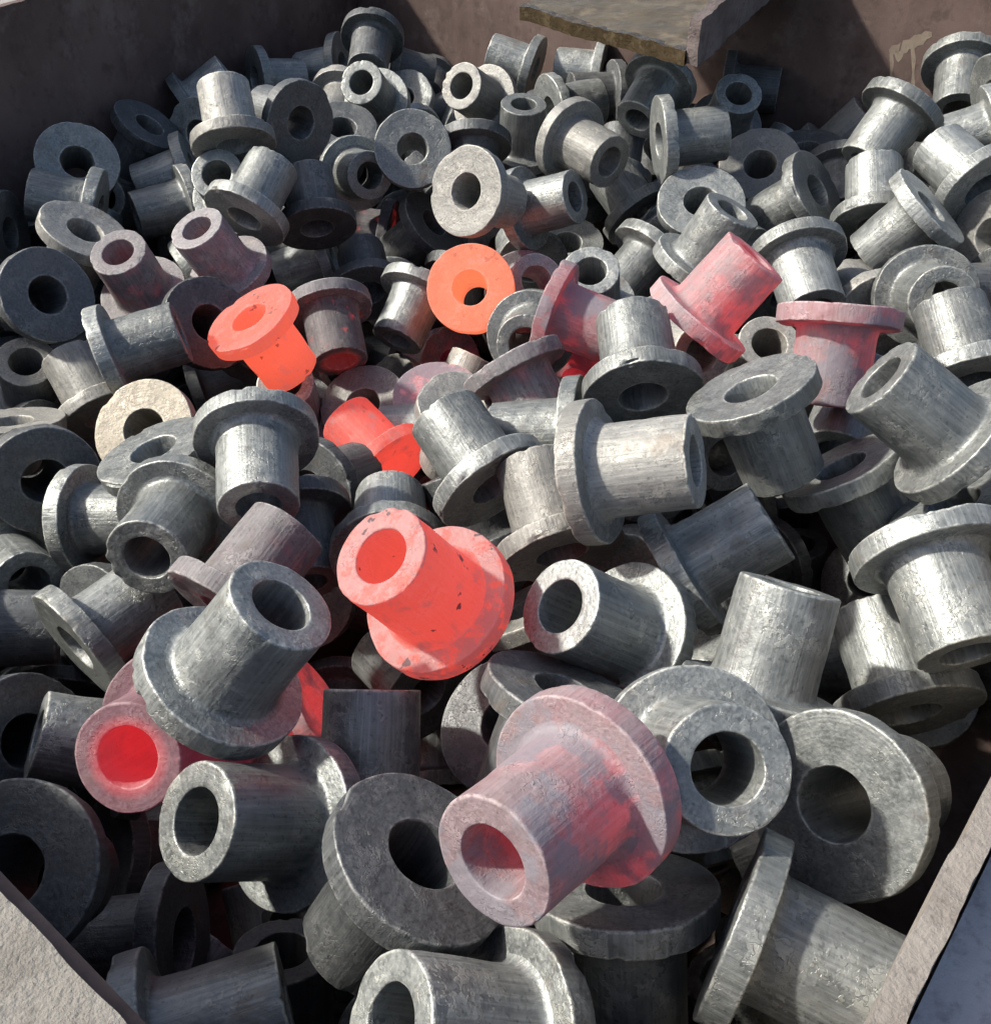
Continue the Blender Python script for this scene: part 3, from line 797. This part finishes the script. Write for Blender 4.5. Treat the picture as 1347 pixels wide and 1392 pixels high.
DEEP = [
    (0.5435, 1.1114, -0.0451, 0.209, 0.683, 0.7),
    (-0.5128, 1.0664, -0.1541, 0.238, -0.004, -0.971),
    (0.0564, 0.8061, -0.1188, 0.172, 0.985, 0.013),
    (0.1009, 0.8896, -0.1762, -0.027, 0.996, 0.085),
    (0.0365, 1.0338, -0.271, -0.644, 0.298, 0.704),
    (0.1062, 0.1836, -0.1076, -0.34, -0.072, 0.938),
    (-0.1687, 1.825, -0.0928, -0.848, -0.444, 0.288),
    (-0.3125, 1.5437, -0.0597, -0.772, 0.35, 0.53),
    (-0.3254, 1.6826, -0.0712, 0.848, 0.156, -0.507),
    (0.0795, 1.524, -0.0707, -0.032, 0.115, 0.993),
    (-0.3513, 1.4082, -0.0252, 0.831, 0.157, -0.534),
    (-0.2745, 1.4958, -0.1237, 0.224, 0.417, 0.881),
    (-0.0383, 1.5838, -0.108, -0.063, -0.828, 0.556),
    (0.0315, 1.4298, -0.1186, 0.797, 0.357, 0.487),
    (0.2615, 1.2976, -0.0987, 0.339, 0.683, 0.646),
    (0.3568, 1.296, -0.0689, -0.059, 0.923, -0.381),
    (0.4831, 1.2806, -0.0873, 0.365, -0.502, 0.784),
    (-0.2955, 1.4229, -0.1883, 0.926, 0.308, 0.22),
    (0.427, 1.2687, -0.1294, -0.507, -0.47, 0.723),
    (0.6181, 1.2212, -0.0894, -0.234, -0.972, 0.012),
    (0.6432, 1.1137, -0.0424, 0.985, -0.095, 0.144),
    (-0.2194, 1.2954, -0.2247, -0.802, 0.575, 0.163),
    (0.1169, 1.2285, -0.1707, -0.033, -0.878, 0.478),
    (0.3738, 1.1256, -0.066, 0.514, -0.455, -0.727),
    (0.4848, 1.0671, -0.0601, -0.166, 0.681, -0.713),
    (0.7161, 1.1652, -0.0901, 0.427, -0.904, 0.023),
    (-0.5696, 1.1415, -0.1915, -0.012, 0.909, -0.417),
    (-0.3725, 1.1902, -0.23, 0.071, -0.623, 0.779),
    (-0.3132, 1.1705, -0.2167, 0.862, 0.103, 0.496),
    (0.3861, 0.9944, -0.0711, 0.242, 0.326, -0.914),
    (0.5108, 1.0447, -0.1039, 0.811, -0.487, -0.324),
    (0.6782, 1.0398, -0.1285, -0.918, 0.076, 0.389),
    (-0.6372, 0.9829, -0.129, -0.17, -0.599, -0.782),
    (-0.5696, 1.0822, -0.2429, -0.484, -0.661, 0.572),
    (0.1284, 1.0087, -0.2138, 0.678, 0.294, 0.674),
    (0.284, 0.953, -0.19, 0.186, 0.815, 0.548),
    (0.4016, 0.8783, -0.1138, 0.862, 0.25, 0.441),
    (0.5384, 0.9653, -0.1219, -0.728, -0.644, 0.234),
    (0.5296, 0.8635, -0.0784, 0.531, -0.845, 0.061),
    (-0.7012, 1.0037, -0.2657, 0.797, -0.45, 0.403),
    (-0.4907, 1.0022, -0.2249, -0.195, -0.916, -0.351),
    (-0.2895, 0.8456, -0.1451, 0.461, 0.604, -0.65),
    (0.0283, 0.8542, -0.1899, -0.211, 0.977, -0.014),
    (0.2028, 0.8239, -0.1393, -0.945, 0.324, -0.047),
    (0.4237, 0.6888, -0.0591, 0.093, 0.959, -0.268),
    (0.4882, 0.7384, -0.1033, 0.851, -0.053, 0.523),
    (-0.5752, 0.8215, -0.174, -0.123, -0.895, -0.428),
    (-0.4891, 0.737, -0.2271, 0.147, 0.932, 0.331),
    (-0.3454, 0.7568, -0.1847, -0.728, 0.593, -0.345),
    (-0.3529, 0.834, -0.2369, 0.978, 0.209, 0.015),
    (-0.2226, 0.7744, -0.2208, -0.114, 0.835, 0.538),
    (-0.1554, 0.8354, -0.2767, 0.569, 0.463, 0.68),
    (0.0696, 0.9296, -0.2685, -0.021, -0.985, -0.172),
    (0.3716, 0.6818, -0.0772, -0.646, -0.534, -0.546),
    (0.444, 0.6378, -0.1429, -0.008, 1, 0.02),
    (0.5335, 0.7649, -0.1849, 0.452, -0.028, 0.892),
    (-0.5009, 0.6877, -0.2394, -0.507, -0.396, 0.766),
    (-0.2218, 0.6712, -0.185, -0.65, 0.713, -0.261),
    (-0.0338, 0.7309, -0.2384, -0.941, -0.334, 0.064),
    (0.1001, 0.7098, -0.1903, -0.367, -0.882, -0.297),
    (0.185, 0.6736, -0.1125, -0.044, -0.612, -0.79),
    (-0.58, 0.6851, -0.3371, 0.146, 0.329, 0.933),
    (-0.3406, 0.6472, -0.3098, -0.018, 0.164, 0.986),
    (-0.2696, 0.6414, -0.2794, 0.81, -0.359, 0.464),
    (0.0157, 0.6614, -0.298, 0.564, -0.626, 0.539),
    (-0.4266, 0.5213, -0.2597, -0.04, 0.121, 0.992),
    (0.0511, 0.4695, -0.1986, 0.853, 0.084, 0.514),
    (0.2743, 0.4836, -0.2208, -0.664, 0.535, 0.522),
    (-0.4042, 0.4757, -0.3281, -0.163, 0.776, 0.609),
    (-0.1103, 0.4969, -0.2832, 0.611, -0.784, 0.111),
    (0.0371, 0.4842, -0.2361, -0.687, -0.666, -0.291),
    (0.0889, 0.3868, -0.2231, -0.507, -0.793, -0.337),
    (-0.1178, 0.3323, -0.3467, 0.149, -0.219, 0.964),
    (-0.2493, 1.8979, -0.0814, -0.357, -0.88, 0.313),
    (0.107, 1.6106, -0.0623, -0.491, 0.839, -0.234),
    (-0.3483, 1.5896, -0.0878, -0.806, 0.212, -0.553),
    (-0.1873, 1.6879, -0.1019, -0.826, 0.288, -0.485),
    (-0.403, 1.4887, -0.0854, 0.029, -0.277, -0.96),
    (-0.2595, 1.609, -0.1472, -0.968, 0.157, -0.197),
    (-0.1103, 1.5436, -0.153, 0.368, 0.922, -0.122),
    (0.0158, 1.5548, -0.117, 0.852, 0.12, -0.51),
    (0.2246, 1.4052, -0.1232, -0.76, 0.509, 0.403),
    (0.2244, 1.3421, -0.1691, 0.432, 0.607, 0.667),
    (0.553, 1.3495, -0.1554, 0.293, -0.071, 0.953),
    (0.6955, 1.2498, -0.0517, 0.459, -0.839, -0.291),
    (-0.3817, 1.3362, -0.2163, 0.086, -0.635, 0.767),
    (-0.0511, 1.3614, -0.2181, 0.166, 0.96, 0.227),
    (0.1785, 1.2757, -0.1916, 0.403, -0.14, 0.904),
    (0.2975, 1.2576, -0.1756, 0.006, -0.173, 0.985),
    (0.4783, 1.1486, -0.1178, 0.433, 0.879, -0.199),
    (0.702, 1.218, -0.1484, -0.747, 0.562, 0.355),
    (0.1839, 1.0832, -0.166, -0.045, 0.976, 0.215),
    (0.2784, 1.166, -0.1417, -0.051, -0.962, -0.27),
    (0.3563, 1.201, -0.1678, 0.343, -0.935, 0.087),
    (0.5668, 1.092, -0.1818, 0.264, 0.089, 0.96),
    (-0.6467, 1.1526, -0.2381, 0.108, -0.904, 0.415),
    (0.423, 1.0369, -0.1446, 0.767, 0.287, -0.574),
    (0.72, 1.1014, -0.1513, 0.175, -0.778, -0.604),
    (-0.4901, 1.0992, -0.3176, -0.134, -0.475, 0.869),
    (-0.0213, 1.0931, -0.3275, -0.186, 0.142, 0.972),
    (0.2338, 1.0077, -0.2659, 0.278, 0.263, 0.924),
    (0.3417, 0.798, -0.1369, 0.291, 0.749, 0.596),
    (0.6126, 0.8979, -0.1292, -0.339, -0.309, -0.889),
    (-0.5634, 0.9599, -0.2619, -0.781, 0.481, -0.398),
    (-0.3691, 0.8916, -0.2312, -0.691, 0.708, -0.148),
    (-0.3019, 0.9189, -0.2501, 0.844, 0.424, -0.33),
    (-0.2517, 1.0164, -0.3127, 0.746, -0.281, 0.604),
    (0.3728, 0.8386, -0.1732, 0.737, 0.107, -0.668),
    (-0.6215, 0.8655, -0.2513, 0.093, -0.917, -0.388),
    (-0.4989, 0.8161, -0.2415, -0.634, 0.159, -0.757),
    (-0.4362, 0.8501, -0.3354, 0.212, 0.675, 0.707),
    (0.1289, 0.8806, -0.3323, 0.23, -0.178, 0.957),
    (-0.2615, 0.7844, -0.3092, 0.38, -0.877, 0.293),
    (0.1293, 0.7511, -0.2909, -0.709, -0.688, 0.154),
    (0.4376, 0.6603, -0.2635, -0.19, 0.32, 0.928),
    (-0.5001, 0.5333, -0.2861, -0.563, 0.818, 0.117),
    (0.0399, 0.5495, -0.3062, -0.676, 0.545, 0.496),
    (0.1137, 0.6179, -0.3045, 0.422, -0.905, 0.057),
    (0.3176, 0.5434, -0.2809, -0.959, 0.092, -0.268),
    (0.0469, 0.4419, -0.2883, 0.532, -0.797, -0.284),
    (0.0332, 0.2654, -0.2792, 0.894, 0.074, 0.442),
    (-0.3206, 1.7402, -0.1092, 0.07, 0.622, -0.78),
    (-0.0601, 1.6729, -0.1349, -0.481, -0.274, -0.833),
    (-0.3947, 1.544, -0.2088, -0.683, -0.478, 0.551),
    (-0.2582, 1.5216, -0.2091, -0.276, -0.473, 0.837),
    (-0.1983, 1.558, -0.2053, 0.2, 0.973, 0.114),
    (0.3704, 1.3835, -0.1516, -0.601, 0.782, -0.165),
    (0.4701, 1.4288, -0.134, 0.445, -0.74, 0.504),
    (-0.1008, 1.4824, -0.2522, 0.665, -0.089, 0.741),
    (0.0966, 1.4636, -0.1886, -0.134, -0.985, -0.106),
    (0.4037, 1.3229, -0.1963, 0.094, 0.207, 0.974),
    (-0.1997, 1.3935, -0.2418, 0.471, -0.351, -0.81),
    (0.5201, 1.2238, -0.2056, 0.504, 0.339, 0.794),
    (-0.4668, 1.2696, -0.2348, 0.585, 0.213, -0.783),
    (-0.3269, 1.226, -0.2955, -0.626, 0.287, 0.725),
    (0.0515, 1.3013, -0.2584, 0.858, -0.43, -0.282),
    (0.2122, 1.1717, -0.2418, 0.921, 0.227, 0.316),
    (0.7794, 1.1716, -0.1775, -0.633, 0.143, -0.761),
    (-0.5846, 1.2206, -0.2957, 0.304, -0.951, 0.048),
    (0.3846, 0.9425, -0.168, -0.458, 0.869, -0.19),
    (0.5801, 1.0014, -0.2208, 0.636, -0.217, 0.74),
    (-0.3725, 1.0409, -0.3061, 0.532, -0.494, 0.688),
    (0.1052, 1.0172, -0.3194, -0.306, 0.703, 0.642),
    (0.4684, 0.9021, -0.232, -0.111, -0.32, 0.941),
    (-0.7236, 0.8834, -0.3048, 0.805, 0.362, 0.47),
    (0.4449, 0.7642, -0.2106, 0.257, -0.014, 0.966),
    (0.5499, 0.84, -0.2466, -0.401, -0.894, 0.198),
    (-0.3408, 0.7063, -0.3063, -0.193, 0.98, 0.044),
    (0.3245, 0.6484, -0.3273, -0.119, 0.419, 0.9),
    (-0.2519, 1.8088, -0.194, 0.411, 0.523, 0.747),
    (-0.1209, 1.8947, -0.1736, -0.714, -0.625, 0.315),
    (-0.0827, 1.83, -0.1647, 0.39, -0.793, 0.468),
    (-0.3477, 1.6897, -0.1987, 0.78, -0.139, 0.611),
    (-0.1281, 1.6951, -0.1802, -0.814, 0.498, -0.299),
    (0.1211, 1.703, -0.1345, -0.884, -0.327, -0.335),
    (-0.2634, 1.6859, -0.2115, 0.806, -0.339, -0.484),
    (-0.0175, 1.5876, -0.2072, 0.829, 0.536, 0.16),
    (0.089, 1.5613, -0.1799, 0.514, 0.484, -0.708),
    (0.1752, 1.556, -0.1996, 0.778, 0.238, 0.582),
    (0.3292, 1.4815, -0.1027, -0.237, 0.191, -0.953),
    (-0.2662, 1.5836, -0.2721, -0.771, -0.356, 0.528),
    (-0.1071, 1.5525, -0.2418, -0.6, 0.702, -0.385),
    (-0.0122, 1.4735, -0.2212, 0.825, 0.494, 0.274),
    (0.4526, 1.427, -0.2141, -0.629, 0.424, 0.652),
    (-0.4956, 1.3824, -0.1976, 0.377, 0.316, -0.87),
    (-0.374, 1.4771, -0.3211, 0.433, 0.038, 0.901),
    (-0.2383, 1.4725, -0.2989, -0.5, -0.454, 0.738),
    (0.2012, 1.3449, -0.2567, -0.748, 0.205, 0.631),
    (0.5849, 1.2998, -0.2244, -0.709, 0.501, 0.496),
    (-0.075, 1.3365, -0.3032, 0.735, -0.213, 0.644),
    (0.0303, 1.3568, -0.3043, -0.229, 0.961, 0.157),
    (0.2501, 1.2552, -0.2296, 0.682, 0.68, -0.269),
    (0.6031, 1.1842, -0.1512, 0.298, -0.547, -0.782),
    (0.343, 1.1002, -0.246, 0.807, -0.379, 0.453),
    (0.4694, 1.1053, -0.2493, -0.534, 0.809, 0.245),
    (-0.3748, 1.1364, -0.2688, -0.049, -0.168, -0.985),
    (0.1844, 1.0996, -0.3152, -0.932, 0.237, 0.274),
    (0.2835, 1.0489, -0.2958, 0.645, 0.755, 0.12),
    (0.3496, 0.9774, -0.2549, 0.728, 0.517, 0.451),
    (0.4594, 1.0171, -0.2747, 0.37, 0.872, 0.321),
    (0.6761, 1.0292, -0.2452, -0.817, 0.576, 0.038),
    (0.4648, 0.9629, -0.301, -0.301, -0.305, 0.904),
    (0.6138, 0.9467, -0.2872, -0.284, -0.449, 0.847),
    (0.1965, 0.7222, -0.3365, 0.685, -0.159, 0.711),
    (0.5188, 0.6982, -0.3121, -0.898, 0.426, 0.107),
    (-0.026, 1.75, -0.154, 0.705, 0.024, -0.709),
    (-0.2132, 1.7536, -0.2776, -0.457, 0.155, 0.876),
    (-0.1367, 1.637, -0.2634, 0.571, 0.788, -0.228),
    (-0.0211, 1.6117, -0.3066, -0.564, 0.327, 0.758),
    (-0.4053, 1.5995, -0.2523, 0.533, -0.54, -0.651),
    (-0.173, 1.5029, -0.3049, 0.141, -0.516, 0.845),
    (0.274, 1.4149, -0.2162, 0.086, -0.977, -0.195),
    (-0.5342, 1.3563, -0.2854, 0.533, 0.726, -0.434),
    (0.3557, 1.2548, -0.2178, 0.614, 0.786, -0.07),
    (-0.2729, 1.273, -0.3099, 0.426, 0.873, 0.239),
    (0.4608, 1.2018, -0.2624, 0.771, 0.545, 0.329),
    (0.6653, 1.2002, -0.2438, -0.929, -0.282, -0.239),
    (-0.0626, 1.2079, -0.3231, 0.922, -0.056, 0.384),
    (0.8055, 1.1411, -0.3074, -0.695, 0.429, 0.578),
    (0.7054, 0.9409, -0.3137, -0.338, 0.599, 0.726),
    (0.582, 0.8462, -0.3093, 0.921, 0.38, 0.083),
    (-0.7358, 0.7971, -0.342, -0.214, 0.643, 0.736),
    (-0.6885, 0.7108, -0.3008, 0.328, -0.478, -0.815),
    (-0.5825, 1.0495, -0.3353, -0.83, 0.485, 0.277),
    (-0.492, 1.0072, -0.3103, 0.016, -0.822, -0.57),
    (-0.4708, 1.4772, -0.3351, -0.01, -0.41, 0.912),
    (-0.3646, 1.313, -0.321, 0.79, 0.6, 0.124),
    (-0.3502, 1.6804, -0.2647, 0.561, -0.27, -0.782),
    (-0.3089, 1.088, -0.299, 0.527, 0.59, -0.612),
    (-0.232, 1.6025, -0.3109, -0.822, 0.333, -0.461),
    (-0.3119, 1.8373, -0.3047, 0.829, -0.508, -0.233),
    (-0.2254, 0.8729, -0.3276, 0.489, -0.694, 0.529),
    (-0.1634, 1.113, -0.3175, -0.932, 0.043, 0.359),
    (-0.2276, 1.9221, -0.2753, 0.792, -0.381, -0.476),
    (-0.1214, 0.9362, -0.2974, -0.005, -0.811, -0.586),
    (-0.1387, 1.846, -0.3351, 0.243, -0.884, 0.4),
    (-0.0507, 0.2345, -0.2729, -0.035, -0.599, -0.8),
    (-0.0801, 0.9728, -0.2581, 0.282, 0.382, -0.88),
    (-0.0656, 1.434, -0.3614, 0.265, -0.281, 0.922),
    (-0.0691, 1.6978, -0.363, 0.485, -0.071, 0.872),
    (-0.0079, 0.3891, -0.3023, -0.025, -0.996, 0.085),
    (-0.0006, 1.4798, -0.2865, 0.505, -0.052, -0.862),
    (0.0505, 0.2025, -0.3461, 0.699, 0.154, 0.698),
    (0.083, 1.5431, -0.2888, -0.553, 0.039, -0.832),
    (0.0566, 1.6401, -0.3316, 0.487, 0.318, 0.814),
    (0.1763, 0.237, -0.285, -0.689, 0.701, -0.183),
    (0.183, 1.3679, -0.3432, -0.536, -0.722, 0.437),
    (0.1756, 1.6356, -0.2777, -0.637, -0.269, -0.723),
    (0.1832, 1.2747, -0.302, 0.929, -0.304, -0.21),
    (0.1847, 1.475, -0.275, 0.636, -0.394, -0.664),
    (0.199, 1.5781, -0.3022, 0.728, -0.666, 0.164),
    (0.3314, 1.1686, -0.3276, -0.743, 0.542, 0.392),
    (0.2483, 1.3651, -0.3209, 0.649, 0.753, 0.108),
    (0.3093, 1.479, -0.2671, -0.052, -0.041, -0.998),
    (0.3763, 1.3323, -0.332, -0.678, 0.38, 0.629),
    (0.3881, 1.4277, -0.2974, 0.742, -0.458, -0.49),
    (0.467, 1.3488, -0.3348, 0.65, -0.671, 0.357),
    (0.5563, 1.0779, -0.3356, 0.467, -0.651, 0.599),
    (0.5548, 1.2337, -0.344, 0.276, -0.815, 0.51),
    (0.7354, 1.1006, -0.2958, -0.173, -0.814, -0.554),
    (0.6887, 1.2026, -0.2834, 0.533, 0.253, -0.807),
    (-0.6696, 0.764, -0.2254, -0.576, 0.483, -0.66),
    (-0.6432, 0.6556, -0.2557, 0.762, -0.599, -0.247),
    (-0.0632, 1.7454, -0.2871, 0.133, 0.248, 0.96),
    (0.4619, 1.3966, -0.2146, 0.733, -0.056, -0.678),
    (-0.718, 0.9082, -0.177, 0.717, -0.419, -0.557),
    (-0.6622, 0.6894, -0.1759, 0.819, 0.303, -0.487),
    (-0.0647, 0.154, -0.1846, 0.053, 0.876, -0.479),
    (0.0399, 0.1851, -0.1788, -0.428, -0.903, -0.027),
    (0.2471, 1.4459, -0.2024, -0.423, 0.611, 0.669),
    (0.7198, 0.9291, -0.1871, -0.141, 0.951, 0.275),
    (0.7886, 1.048, -0.2391, 0.043, 0.497, 0.866),
    (0.8689, 1.1056, -0.1667, -0.652, 0.37, -0.662),
    (-0.6119, 0.7818, -0.0689, -0.389, -0.062, -0.919),
    (-0.6216, 0.8813, -0.0942, 0.484, -0.725, -0.489),
    (-0.5258, 0.5593, -0.1534, -0.085, 0.126, 0.988),
    (-0.5664, 0.7389, -0.0859, 0.394, -0.831, -0.393),
    (0.8187, 1.1991, -0.1031, -0.591, -0.615, -0.523),
]
HOT_LABELS = {
    110: 'bright glowing orange bushing showing its flange face and open bore',
    94: 'salmon red glowing bushing standing flange up with dark nicks on its rim',
    150: 'bright red glowing bushing with pale scale on its end and dark spots',
    154: 'dusty pink cooling bushing with a scaly barrel leaning over a dark flange',
    147: 'pink bushing with a red glowing bore, pinned under a grey bushing',
    1471: 'red glowing flange wedged behind an upright grey barrel',
    121: 'red glowing bushing with flange down, half hidden behind a grey barrel',
    74: 'pinkish red glowing bushing lying tilted on the edge of its flange',
    75: 'mauve pink cooling bushing standing with its flange on top',
    132: 'dark mauve cooling bushing with its flange standing on edge',
    116: 'dull pink cooling flange lying behind a grey barrel',
    133: 'pink cooling bushing almost hidden behind a grey upright barrel',
    136: 'red glowing bushing buried under grey ones, only a sliver showing',
    143: 'grey bushing with a faint pink tinge and its flange on edge',
    111: 'brownish pink bushing end right beside the glowing orange flange',
    126: 'dark flange tinged red just under the glowing orange bushing',
    114: 'mauve grey bushing with its flange edge slanting over other barrels',
}
LANDMARKS = [   # phrase, piece number or point
    ('the glowing orange bushing', 110), ('the salmon glowing bushing', 94), ('the spotted red bushing', 150),
    ('the dusty pink bushing', 154), ('the bushing with glowing bore', 147), ('the tilted pinkish red bushing', 74),
    ('the mauve flange-up bushing', 75), ('the muddy chute', None),
]
ORDINAL = ['closest', 'second closest', 'third closest', 'fourth closest', 'fifth closest', 'sixth closest', 'seventh closest',
           'eighth closest', 'ninth closest', 'tenth closest']
TONE = {'g': 'grey', 'd': 'dark grey', 'p': 'pale grey', 'c': 'cream coloured'}


def pose_words(axis):
    z = Vector(axis).normalized().z
    if z > 0.55:
        return 'standing barrel up'
    if z < -0.55:
        return 'standing flange up'
    if z > 0.2:
        return 'leaning barrel up'
    if z < -0.2:
        return 'leaning flange up'
    return 'lying on its side'


def make_labels():
    """one label for each piece: tone, pose and how near it lies to a landmark among the pieces like it"""
    pos = {p[0]: Vector(p[2:5]) for p in PIECES}
    marks = [(ph, pos[n] if n else Vector((0.2166, 1.25, 0.15))) for ph, n in LANDMARKS]

    def walls(v):
        out = []
        for ph, (a, b) in (('the flame-cut steel edge', (NEAR, RIGHT)), ('the drip-stained wall', (RIGHT, FAR)),
                           ('the shaded brown wall', (FAR, LEFT)), ('the gritty rim plate', (LEFT, NEAR))):
            d = (b - a).normalized()
            out.append((abs((Vector((v.x, v.y)) - a).dot(Vector((-d.y, d.x)))), ph))
        return out
    items = [(('p', p[0]), p[1], Vector(p[2:5]), p[5:8]) for p in PIECES if p[0] not in HOT_LABELS]
    items += [(('u', i), 'd' if i % 3 == 0 else 'g', Vector(u[0:3]), u[3:6]) for i, u in enumerate(UNDER)]
    sets = {}
    for key, mat, v, axis in items:
        dist, ph = min([((v - m).length, ph) for ph, m in marks] + walls(v))
        head = TONE.get(mat, 'red-tinged grey') + (' buried' if key[0] == 'u' else '') + ' bushing ' + pose_words(axis)
        sets.setdefault((head, ph), []).append((dist, key))
    lab = {('p', n): t for n, t in HOT_LABELS.items()}
    for (head, ph), lst in sets.items():
        for i, (d, key) in enumerate(sorted(lst)):
            lab[key] = '%s, %s to %s' % (head, ORDINAL[min(i, 9)], ph) if len(lst) > 1 else '%s beside %s' % (head, ph)
    return lab


LABELS = make_labels()
GROUP = 'bushings heaped in the bin'



def place(mat, x, y, z, axis, label, group, rnd):
    root = bpy.data.objects.new('flanged_bushing', None)
    C.objects.link(root)
    root.empty_display_size = 0.02
    root.location = (x, y, z + Z0)
    root.rotation_euler = orient(axis, rnd.uniform(0, 6.283))
    tag(root, label, 'bushing', group)
    for pr in rnd.choice(protos):
        c = pr.copy()
        C.objects.link(c)
        c.parent = root
        c.material_slots[0].link = 'OBJECT'
        c.material_slots[0].material = M[mat]
    return root


for (num, mat, x, y, z, ax, ay, az) in PIECES:
    place(mat, x, y, z, (ax, ay, az), LABELS[('p', num)], GROUP, random.Random(num * 7 + 1))
for i, (x, y, z, ax, ay, az) in enumerate(UNDER):
    place('d' if i % 3 == 0 else 'g', x, y, z, (ax, ay, az), LABELS[('u', i)], GROUP, random.Random(i + 5000))
# the bushings buried deeper: one mass
vs, fs = [], []
for i, (x, y, z, ax, ay, az) in enumerate(DEEP):
    q = orient((ax, ay, az), i * 1.7).to_matrix()
    for me in COARSE[i % len(COARSE)]:
        o = len(vs)
        vs += [tuple(q @ v.co + Vector((x, y, z + Z0))) for v in me.vertices]
        fs += [tuple(o + k for k in p.vertices) for p in me.polygons]
if vs:
    o = mesh_obj('buried_bushings', vs, fs, M['d'], None, True, 50)
    o['kind'] = 'stuff'
    tag(o, 'dark bushings buried deep under the others in the bin', 'bushings')
for a_, b_ in protos:
    bpy.data.objects.remove(a_)
    bpy.data.objects.remove(b_)
